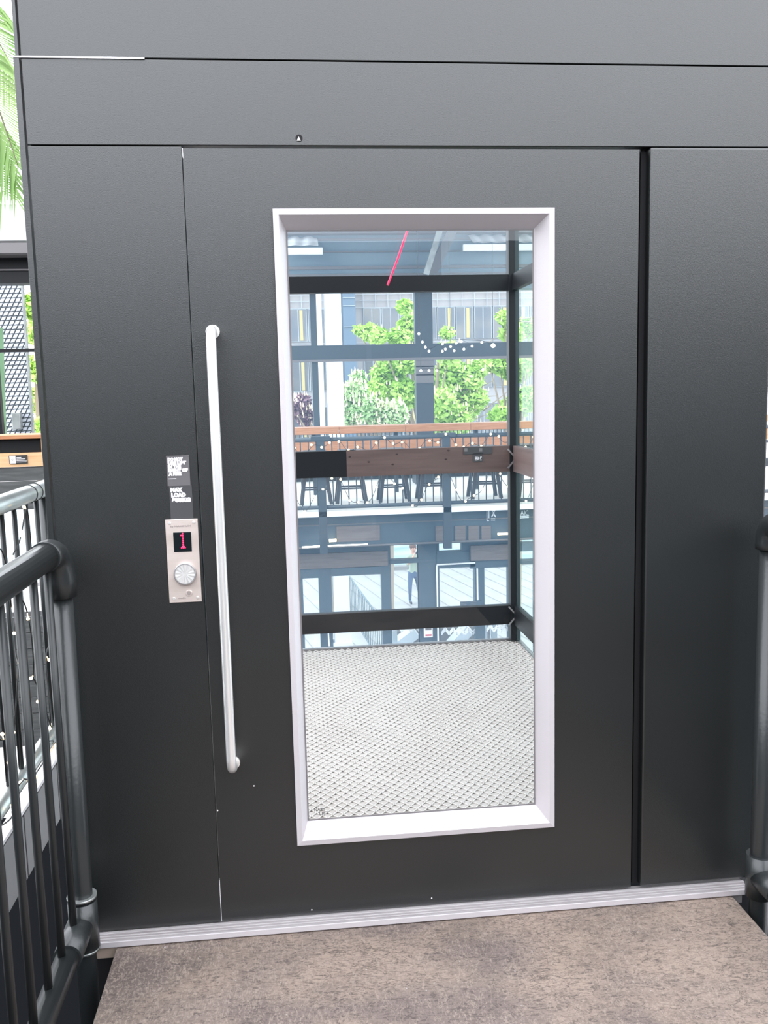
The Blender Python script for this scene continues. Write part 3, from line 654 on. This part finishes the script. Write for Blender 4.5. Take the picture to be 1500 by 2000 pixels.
# bulb reflections, built as a solid festoon in front of the balcony
fb = thing('reflected_festoon', 'loose cluster of round white bulbs standing in for a reflected string near the wide column', 'string lights')
bp_ = [(818, 652), (825, 668), (831, 678), (838, 686), (864, 672), (864, 686), (870, 682), (880, 677), (887, 685), (891, 670), (906, 682), (922, 676), (901, 667), (941, 669), (963, 675), (822, 724), (838, 724), (853, 724), (921, 735), (943, 722), (1002, 721)]
bp_p = [at(x, y, 8.0+.05*(i % 3)) for i, (x, y) in enumerate(bp_)]
MB().tube([bp_p[i]+Vector((0, 0, .02)) for i in range(15)], .003, 5).tube([bp_p[i]+Vector((0, 0, .02)) for i in range(15, 21)], .003, 5).build('cable', M['wire'], fb)
for i in (0, 7, 14, 15, 20): MB().tube([bp_p[i]+Vector((0, 0, .02)), Vector((bp_p[i].x, bp_p[i].y, 4.9))], .002, 4).build('standin_drop_wire', M['wire'], fb)
for i, p in enumerate(bp_p): MB().ball(p, .026 if i == 14 else .014, 10, 6).build('bulb', M['bulb_white'], fb, smooth=True)  # solid bulbs standing in for the reflected string

# ================================================================ lower storey facade below the balcony
YF = 10.6
fs = thing('wall_back', 'dark shopfront of the lower floor below the opposite balcony', 'wall', kind='structure')
def fx(x, y=1100): return at(x, y, YF).x
def fz(y, x=780): return at(x, y, YF).z
box(bx0, bx1, YF-.35, YF+.2, fz(1054), -.248).build('fascia', M['deepblue'], fs)
box(bx0, bx1, YF-.37, YF-.35, fz(1014), fz(1012)).build('fascia_line', M['slate_light'], fs)
box(bx0, bx1, YF-.40, YF-.35, fz(1056), fz(1053)).build('fascia_line', M['slate_light'], fs)
for xa, xb in ((655, 737), (843, 868), (880, 900), (905, 925), (930, 948)):
    box(fx(xa, 1035), fx(xb, 1035), YF-.37, YF-.35, fz(1049, (xa+xb)/2), fz(1020, (xa+xb)/2)).build('fascia_panel', M['taupe'], fs)
# frames between openings, as members
GZ = -4.4
vert = [(540, 590), (621, 646), (744, 763), (817, 858), (927, 946), (993, 1010), (1045, 1062), (1100, 1130)]
for xa, xb in vert: box(fx(xa), fx(xb), YF, YF+.14, GZ, fz(1054)).build('pier', M['deepblue'], fs)
def lint(xa, xb, ya, yb, m='deepblue', d=0): 
    xm = (xa+xb)/2; return box(fx(xa), fx(xb), YF-.02-d, YF+.10, fz(yb, xm), fz(ya, xm)).build('lintel', M[m], fs)
lint(540, 758, 1054, 1079); lint(540, 757, 1079.5, 1108, 'taupe', .03); lint(540, 625, 1108, 1130); lint(646, 745, 1108, 1123)
lint(762, 817, 1054, 1061); lint(762, 817, 1092, 1100)
lint(817, 930, 1054, 1057); lint(851, 928, 1076, 1108); lint(901, 946, 1054, 1076)
lint(918, 1010, 1063, 1092, 'taupe', .05); lint(946, 1010, 1054, 1064); lint(918, 1010, 1092, 1108)
lint(1010, 1100, 1058, 1075); lint(1010, 1100, 1092, 1100)
lint(817, 852, 1054, 1262)
for xa, xb in ((590, 621), (646, 744), (763, 817), (858, 927), (946, 993), (1010, 1045)):
    MB().quad((fx(xa), YF+.08, GZ), (fx(xb), YF+.08, GZ), (fx(xb), YF+.08, fz(1056)), (fx(xa), YF+.08, fz(1056))).build('shop_pane', M['facadeglass'], fs)
# white edge lines of the door
for (x0, y0, x1, y1) in ((853, 1103, 928, 1099), (853, 1104, 856, 1262), (932, 1110, 933, 1172), (615, 1232, 617, 1262), (641, 1232, 643, 1262)):
    MB().bar(at(x0, y0, YF-.05), at(x1, y1, YF-.05), .02, .02).build('pale_edge', M['whitecol'], fs)
# strip lights and lamps under the fascia
def lamp(label, xa, ya, xb, yb, r, m):
    o = MB().tube([at(xa, ya, YF-.5), at(xb, yb, YF-.5)], r, 8).build('ceiling_lamp', m); tag(o, label, 'lamp'); return o
lamp('long thin white strip light at the left under the fascia', 590, 1069, 625, 1067, .012, M['bulb_white'])
lamp('long thin pale strip light in the middle under the fascia', 640, 1066, 718, 1063, .009, M['bulb_white'])
lamp('short warm lamp near the left end of the shopfront', 643, 1056, 657, 1055, .022, M['bulb'])
lamp('warm oval lamp beside the right corner post', 972, 1043, 996, 1042, .016, M['bulb'])
# horizontal service pipe
pp = MB().tube([at(540, 1073, YF-.44), at(1100, 1049, YF-.44)], .012, 8).build('conduit', M['slate_light']); tag(pp, 'thin pale conduit running along under the shopfront fascia', 'pipe')
# signs
sgn = thing('projecting_sign', 'white outlined geometric mark hanging at the right of the fascia', 'sign')
YG = YF-.42
for (x0, y0, x1, y1) in ((951, 989, 951, 1017), (955, 989, 955, 1012), (951, 1017, 955, 1017), (959, 1013, 967, 1013), (959, 1016, 967, 1016), (960, 995, 968, 1009), (968, 995, 960, 1009), (960, 994, 964, 998), (968, 994, 964, 998), (960, 1010, 964, 1005), (968, 1010, 964, 1005)):
    MB().bar(at(x0, y0, YG), at(x1, y1, YG), .008, .008).build('stroke', M['whitecol'], sgn)
rs = thing('restaurant_sign', 'white double underlined lettering at the right end of the fascia', 'sign')
p = at(1000, 1008, YG); text('lettering', 'LURAIC', .10, (p.x, YG, p.z+.005), M['whitecol'], rs, width=at(1032, 1005, YG).x-p.x, depth=.003)
for y in (1009.5, 1012.5): MB().bar(at(1000, y, YG), at(1033, y-2, YG), .01, .012).build('underline', M['whitecol'], rs)
# zigzag decals on the lower glass
dc = thing('zigzag_decal', 'white zigzag transfer band across the lower shop windows', 'decal')
YD = YF+.07
def zig(xa, xb, y, n, h=5):
    for k in range(n):
        x0 = xa+(xb-xa)*k/n; x1 = xa+(xb-xa)*(k+1)/n; s = -1 if k % 2 else 1
        for d_ in (0, 4): MB().bar(at(x0, y+s*h-d_, YD), at(x1, y-s*h-d_, YD), .012, .020).build('stripe', M['whitecol'], dc)
zig(768, 820, 1229, 6); zig(862, 938, 1235, 10); zig(950, 994, 1229, 6)
pst = box(at(828, 1233, YF-.05).x, at(845, 1233, YF-.05).x, YF-.05, YF-.03, at(836, 1245, YF-.05).z, at(836, 1222, YF-.05).z).build('poster', M['white'])
tag(pst, 'small white and red poster on the dark pier', 'poster')
for y0, y1, m in ((1227, 1231, 'slate_light'), (1239, 1242, 'red')):
    box(at(831, 1233, YF-.06).x, at(843, 1233, YF-.06).x, YF-.053, YF-.05, at(836, y1, YF-.05).z, at(836, y0, YF-.05).z).build('print_block', M[m], pst)
bb = box(fx(898, 1178), fx(939, 1178), YF-.06, YF-.03, fz(1186, 918), fz(1173, 918)).build('menu_board', M['deepblue']); tag(bb, 'pair of grey notice boards beside the shop door', 'sign')
for k in range(2):
    for j in range(3):
        a = at(900+k*19, 1175.5+j*3, YF-.065); MB().box(a.x, a.x+.085, YF-.066, YF-.06, a.z-.006, a.z+.003).build('text_line', M['slate_light'], bb)
# diagonal stair stringer pieces inside the shop behind the glass
for lab, a, b in (('pale diagonal stair string behind the left shop window', (772, 1262), (812, 1232)), ('pale diagonal stair string behind the middle shop window', (882, 1262), (915, 1225))):
    o = MB().bar(at(*a, YF+.9), at(*b, YF+.9), .3, .16).build('stair_string', M['whitecol']); tag(o, lab, 'stair')
box_in = box(fx(770), fx(1000), YF+1.3, YF+1.5, GZ, at(880, 1228, YF+1.3).z).build('low_partition', M['slate_light']); tag(box_in, 'low grey partition behind the shop windows', 'partition')
for lab, xa, xb in (('white upright panel by the left shop pier', 769, 779), ('left white upright panel at the right shop window', 950, 962), ('right white upright panel at the right shop window', 969, 982)):
    o = box(fx(xa), fx(xb), YF+.4, YF+.45, GZ, fz(1205)).build('upright_panel', M['whitecol']); tag(o, lab, 'panel')

# ================================================================ outside: plaza, water, trees, buildings, person
gr = box(-40, 60, 12.0, 27.2, GZ-.2, GZ).build('ground', M['lightstone']); tag(gr, 'pale paved quay outside the shopfront', 'paving', kind='structure')
for k in range(60):
    x = -8+k*.5; MB().quad((x, 12.1, GZ+.004), (x+.035, 12.1, GZ+.004), (x-3.0+.035, 27.1, GZ+.004), (x-3.0, 27.1, GZ+.004)).build('joint', M['joint'], gr)
box(-40, 60, 26.9, 27.2, GZ, GZ+.12).build('kerb', M['joint'], gr)
box(-14, 14, -9, 10.3, GZ-.2, GZ).build('hall_floor', M['underfloor'], gr)
box(4.6, 14, -9, 10.3, GZ, GZ+.02).build('hall_floor', M['lightstone'], gr)
wt = box(-60, 90, 27.2, 60, GZ-.6, GZ-.3).build('water', M['water']); tag(wt, 'pale rippling water beyond the paved quay', 'water', kind='structure')
fg = box(-80, 110, 60, 120, GZ-.5, GZ-.1).build('ground', M['lightstone']); tag(fg, 'far bank of the water under the trees', 'ground', kind='structure')
# crowd barrier
cb = thing('crowd_barrier', 'galvanised crowd control barrier standing outside the left shop window', 'barrier', loc=(0, 0, 0))
A = at(681, 1153, 21.0); B = at(760, 1200, 15.2)
A0 = Vector((A.x, A.y, GZ+.08)); B0 = Vector((B.x, B.y, GZ+.08)); zt = GZ+1.08
MB().tube([(A0.x, A0.y, GZ+.12), (A0.x, A0.y, zt-.1), (A0.x+.03, A0.y-.1, zt), (B0.x, B0.y, zt), (B0.x, B0.y, GZ+.12), (A0.x, A0.y, GZ+.12)], .022, 8).build('frame', M['galv'], cb, smooth=True)
for k in range(1, 24):
    p = A0.lerp(B0, k/24); MB().tube([(p.x, p.y, GZ+.12), (p.x, p.y, zt)], .011, 5).build('bar', M['galv'], cb)
for p in (A0.lerp(B0, .12), A0.lerp(B0, .88)):
    MB().bar((p.x-.3, p.y-.05, GZ+.02), (p.x+.3, p.y+.05, GZ+.02), .06, .03).bar((p.x-.28, p.y, GZ+.03), (p.x, p.y, GZ+.2), .03, .03).bar((p.x+.28, p.y, GZ+.03), (p.x, p.y, GZ+.2), .03, .03).build('foot', M['galv'], cb)
# litter bin with print
k_ = at(667, 1177, 22.0)
lb = thing('litter_bin', 'pale litter bin with faded red and yellow print left of the barrier', 'bin', loc=(k_.x, 22.0, GZ))
MB().tube([(0, 0, 0), (0, 0, .08), (0, 0, .82), (0, 0, .9)], [.26, .24, .27, .22], 16).build('body', M['lightstone'], lb, smooth=True)
MB().tube([(0, 0, .9), (0, 0, .98)], [.29, .24], 16).build('lid', M['whitecol'], lb, smooth=True)
box(-.12, .12, -.285, -.262, .35, .72).build('red_print', M['wood_light'], lb); box(-.05, .16, -.287, -.262, .15, .33).build('yellow_print', M['curtain'], lb)

# person photographing on the quay
def person(px, py, Y, label):
    foot = at(px, py, Y)
    root = thing('person', label, 'person', loc=(foot.x+.04, Y, GZ)); root.rotation_euler = (0, 0, .25); root.scale = (.96, .96, .955)
    v = {'pel': ((0, 0, .93), .135), 'wst': ((0, 0, 1.08), .125), 'chs': ((0, -.01, 1.30), .145), 'sho': ((0, 0, 1.43), .10), 'nek': ((0, -.01, 1.50), .052), 'hd0': ((0, -.03, 1.57), .075), 'hd1': ((0, -.03, 1.66), .088), 'hd2': ((0, -.02, 1.73), .060),
         'hl': ((-.10, 0, .86), .095), 'kl': ((-.14, -.06, .50), .062), 'al': ((-.10, .06, .10), .042), 'tl': ((-.11, -.10, .035), .034),
         'hr': ((.10, 0, .86), .095), 'kr': ((.17, .05, .49), .062), 'ar': ((.26, .16, .10), .042), 'tr': ((.28, .02, .035), .034),
         'sl': ((-.19, 0, 1.40), .062), 'el': ((-.27, -.20, 1.20), .046), 'wl': ((-.14, -.34, 1.44), .032),
         'sr': ((.19, 0, 1.40), .062), 'er': ((.27, -.20, 1.22), .046), 'wr': ((.10, -.36, 1.46), .032)}
    E = [('pel', 'wst'), ('wst', 'chs'), ('chs', 'sho'), ('sho', 'nek'), ('nek', 'hd0'), ('hd0', 'hd1'), ('hd1', 'hd2'), ('pel', 'hl'), ('hl', 'kl'), ('kl', 'al'), ('al', 'tl'), ('pel', 'hr'), ('hr', 'kr'), ('kr', 'ar'), ('ar', 'tr'), ('sho', 'sl'), ('sl', 'el'), ('el', 'wl'), ('sho', 'sr'), ('sr', 'er'), ('er', 'wr')]
    for side, w_, sg_ in (('l', 'wl', 1), ('r', 'wr', -1)):        # palm and five fingers on each hand
        wx, wy, wz = v[w_][0]; v['p'+side] = ((wx+sg_*.02, wy-.02, wz+.06), .026); E.append((w_, 'p'+side))
        for f_ in range(4):
            n1 = 'f%s%d' % (side, f_); n2 = n1+'b'; lx = wx+sg_*(.035+.0*f_); yy = wy-.035+.022*f_
            v[n1] = ((lx, yy, wz+.11-.004*f_), .0085); v[n2] = ((lx+sg_*.025, yy, wz+.135-.006*f_), .0075); E += [('p'+side, n1), (n1, n2)]
        v['t'+side+'h'] = ((wx+sg_*.045, wy-.035, wz+.06), .0095); E.append(('p'+side, 't'+side+'h'))
    keys = list(v); me = bpy.data.meshes.new('body'); me.from_pydata([v[k][0] for k in keys], [(keys.index(a), keys.index(b)) for a, b in E], [])
    o = bpy.data.objects.new('body', me); C.objects.link(o); sk = o.modifiers.new('s', 'SKIN'); sk.use_smooth_shade = True
    for i, k in enumerate(keys):
        me.skin_vertices[0].data[i].radius = (v[k][1], v[k][1]*(.8 if k in ('pel', 'wst', 'chs', 'sho') else 1)); me.skin_vertices[0].data[i].use_root = (k == 'pel')
    ss = o.modifiers.new('u', 'SUBSURF'); ss.levels = 1; ss.render_levels = 1
    m2 = bpy.data.meshes.new_from_object(o.evaluated_get(bpy.context.evaluated_depsgraph_get())); bpy.data.objects.remove(o)
    m2.materials.clear()
    for n_ in ('skin', 'shirt', 'jeans', 'stool'): m2.materials.append(M[n_])
    for p in m2.polygons:
        c = p.center; k = 0
        if c.z < .09: k = 3
        elif c.z < .95: k = 2
        elif c.z < 1.49 and not (c.y < -.24): k = 1
        p.material_index = k; p.use_smooth = True
    b = bpy.data.objects.new('body', m2); C.objects.link(b); b.parent = root
    MB().ball((0, .005, 1.70), (.100, .110, .105), 14, 8).build('hair', M['hair'], root, smooth=True)
    MB().box(-.085, .085, -.415, -.400, 1.54, 1.62).build('phone', M['ink'], root, bevel=.004)
    hd_ = MB().ball((-.034, -.118, 1.655), .011, 8, 5).ball((.034, -.118, 1.655), .011, 8, 5); hd_.build('eyes', M['ink'], root, smooth=True)
    MB().ball((0, -.128, 1.625), (.013, .02, .02), 8, 5).build('nose', M['skin'], root, smooth=True)
    MB().ball((0, -.112, 1.585), (.024, .008, .006), 8, 5).build('mouth', M['red'], root, smooth=True)
    for s in (-1, 1): MB().ball((s*.092, -.02, 1.635), (.012, .02, .03), 8, 5).build('ear', M['skin'], root, smooth=True)
    return root
person(806, 1186, 22.0, 'person in pale top and blue jeans raising a phone on the quay')

# white pillars outside
for lab, xa, xb in (('narrow white pillar outside the glazing', 615, 631), ('broad white pillar outside the glazing right of the narrow one', 637, 669)):
    o = box(at(xa, 700, 17).x, at(xb, 700, 17).x, 17, 17.4, GZ, 5.2).build('white_pillar', M['whitecol']); tag(o, lab, 'pillar')
    box(at(xa, 700, 17).x-.03, at(xb, 700, 17).x+.03, 16.97, 17.43, GZ, GZ+.4).build('plinth', M['whitecol'], o)
# trees
def leafball(mb, c, r, n, size, rng):
    for _ in range(n):
        d = Vector((rng.gauss(0, 1), rng.gauss(0, 1), rng.gauss(0, 1))).normalized(); rr = r*rng.random()**.45
        p = c+Vector((d.x*rr, d.y*rr, d.z*rr*.9)); a = Vector((rng.gauss(0, 1), rng.gauss(0, 1), rng.gauss(0, .6))).normalized()
        b = a.cross(Vector((rng.gauss(0, 1), rng.gauss(0, 1), rng.gauss(0, 1)))).normalized(); s = size*rng.uniform(.6, 1.3)
        mb.quad(p-a*s, p-b*s*.5, p+a*s, p+b*s*.5)
def tree(label, Y, blobs, trunk, m, n, size, blossom=0, seed=1, twigs=0, name='leafy_tree'):
    rng = random.Random(seed); t = thing(name, label, 'tree', loc=(0, 0, 0)); mb = MB(); bl = MB(); tr = MB()
    base = at(trunk, 900, Y); base = Vector((base.x, Y, GZ-.1)); k = 1752/(Y+2.2)
    cs = [(at(x, y, Y+rng.uniform(-.6, .6)), r/k) for x, y, r in blobs]
    tot = sum(r*r for _, r in cs)
    top = max(cs, key=lambda q: q[0].z)[0]
    tr.tube([base, base.lerp(Vector((base.x, Y, top.z)), .5)+Vector((.1, 0, 0)), Vector((base.x*.5+top.x*.5, Y, top.z-.6))], [.16, .11, .03], 7)
    for c, r in cs:
        tr.tube([Vector((base.x, Y, min(-.3, c.z-.3))), c], [.05, .015], 5)
        leafball(mb, c, r, int(n*r*r/tot), size, rng)
        if blossom:
            for _ in range(int(blossom*r*r/tot)):
                p = c+Vector((rng.uniform(-r, r), -r*rng.random(), rng.uniform(-r, r)))*.85; bl.tube([p, p+Vector((0, 0, .11))], [.022, .005], 5)
    for _ in range(twigs):
        c, r = rng.choice(cs); p = c+Vector((rng.uniform(.2, 1.0)*r, 0, rng.uniform(-r, r*.3))); tr.tube([c, p, p+Vector((rng.uniform(.3, .9), 0, rng.uniform(-.1, .7)))], [.03, .02, .008], 4)
    tr.build('trunk', M['bark'], t); mb.build('foliage', m, t, stuff=True)
    if blossom: bl.build('blossom', M['blossom'], t, stuff=True)
tree('bright green chestnut tree with cream blossom right of the wide column', 22, [(880, 745, 48), (900, 790, 42), (862, 790, 34), (878, 690, 26), (872, 650, 13), (930, 780, 26), (915, 740, 30), (880, 825, 40), (935, 720, 22), (850, 820, 25)], 838, M['leaf'], 9000, .10, 260, 2, 14)
tree('tall light green tree left of the wide column', 24, [(790, 600, 16), (800, 640, 26), (780, 660, 22), (722, 650, 20), (700, 645, 10), (740, 655, 18), (800, 700, 30), (760, 730, 36), (790, 770, 34), (730, 770, 28)], 828, M['leaf'], 9000, .10, 60, 3)
tree('pale blossoming bush tree between the white pillars and the tall tree', 20, [(690, 770, 30), (715, 800, 32), (680, 815, 26), (740, 810, 30), (770, 810, 30), (700, 740, 18), (655, 800, 14)], 750, M['leaf_dark'], 8000, .06, 500, 4, name='blossom_bush')
tree('broad leaved tree branch area by the right corner post', 19, [(985, 620, 14), (1000, 650, 20), (975, 710, 22), (1010, 720, 28), (955, 708, 14), (1000, 800, 28), (980, 815, 22), (1030, 780, 26), (1035, 640, 20), (1035, 700, 24)], 1003, M['leaf'], 6500, .13, 90, 5, 8)
tree('purple leaved bush at the left jamb of the door window', 21, [(590, 785, 18), (598, 815, 20), (575, 800, 20)], 634, M['leaf_purple'], 2500, .07, 120, 6, name='purple_bush')
tree('green hedge row seen between balusters and stools', 28, [(x, 915, 22) for x in range(590, 1080, 24)]+[(x, 880, 22) for x in range(690, 1080, 26)], 842, M['leaf_dark'], 12000, .10, 0, 7, name='hedge')
tree('green tree filling the gap beside the perforated screen', 12, [(66, 600, 26), (70, 650, 26), (72, 720, 28), (74, 780, 28), (80, 840, 26)], 72, M['leaf'], 3500, .07, 30, 8)
# office building far behind the trees
YO = 42
ob = thing('office_building', 'grey clad office building with rows of windows behind the trees', 'building')
wz0, wz1 = GZ, at(780, 520, YO).z+2
box(at(540, 700, YO).x-6, at(1100, 700, YO).x+8, YO, YO+4, wz0, wz1).build('wall', M['facade'], ob)
def oz(y): return at(780, y, YO).z
def ox(x): return at(x, 650, YO).x
rows = [(601, 664), (700, 760), (790, 850)]
for ra, rb_ in rows:
    for xa in range(566, 1080, 36):
        if 655 < xa < 690: continue
        f = box(ox(xa), ox(xa+34), YO-.10, YO, oz(rb_), oz(ra)).build('window', M['mull'], ob)
        box(ox(xa+1.5), ox(xa+16), YO-.12, YO-.10, oz(rb_-1), oz(ra+1.5)).build('pane', M['pane'], f)
        box(ox(xa+18), ox(xa+32.5), YO-.12, YO-.10, oz(rb_-1), oz(ra+1.5)).build('pane', M['pane'], f)
        if (xa//36) % 3 == 0 or xa in (566+36*8, 566+36*9, 566+36*11): box(ox(xa+20), ox(xa+26), YO-.14, YO-.12, oz(rb_-2), oz(ra+3)).build('curtain', M['curtain'], f)
for y in (574, 586, 600, 668, 684): box(ox(540)-5, ox(1100)+5, YO-.14, YO-.08, oz(y+.8), oz(y)).build('cladding_rail', M['mull'], ob)
for xa in range(566, 1080, 24): box(ox(xa), ox(xa+1), YO-.13, YO-.08, oz(600), oz(560)).build('cladding_joint', M['mull'], ob)
bt = box(ox(668), ox(692), YO-1.2, YO-.15, wz0, wz1).build('stair_tower', M['bluefacade']); tag(bt, 'blue-grey stair tower in front of the office building', 'building')
for y in (585, 600, 640): box(ox(668), ox(692), YO-1.25, YO-1.2, oz(y+1), oz(y)).build('band', M['mull'], bt)

# ================================================================ unseen hall: dark walls added to cut low sky light, roof over the void
hb_ = box(-9, 9, -8.3, -8.1, GZ, 3.1).build('added_wall_back', M['slate']); tag(hb_, 'dark unseen wall added behind the viewer to block low sky light', 'wall', kind='structure')
for lab, xw in (('dark unseen side wall added left of the landing to block low sky light', -9.0), ('dark unseen side wall added right of the landing to block low sky light', 8.9)):
    o = box(xw, xw+.1, -8.3, -.4, GZ, 3.6).build('added_wall_side', M['slate']); tag(o, lab, 'wall', kind='structure')
rf = box(-.6, 6.0, -.1, 13.8, 4.9, 5.0).build('ceiling', M['slate_light']); tag(rf, 'hall roof deck over the lift and the void', 'ceiling', kind='structure')
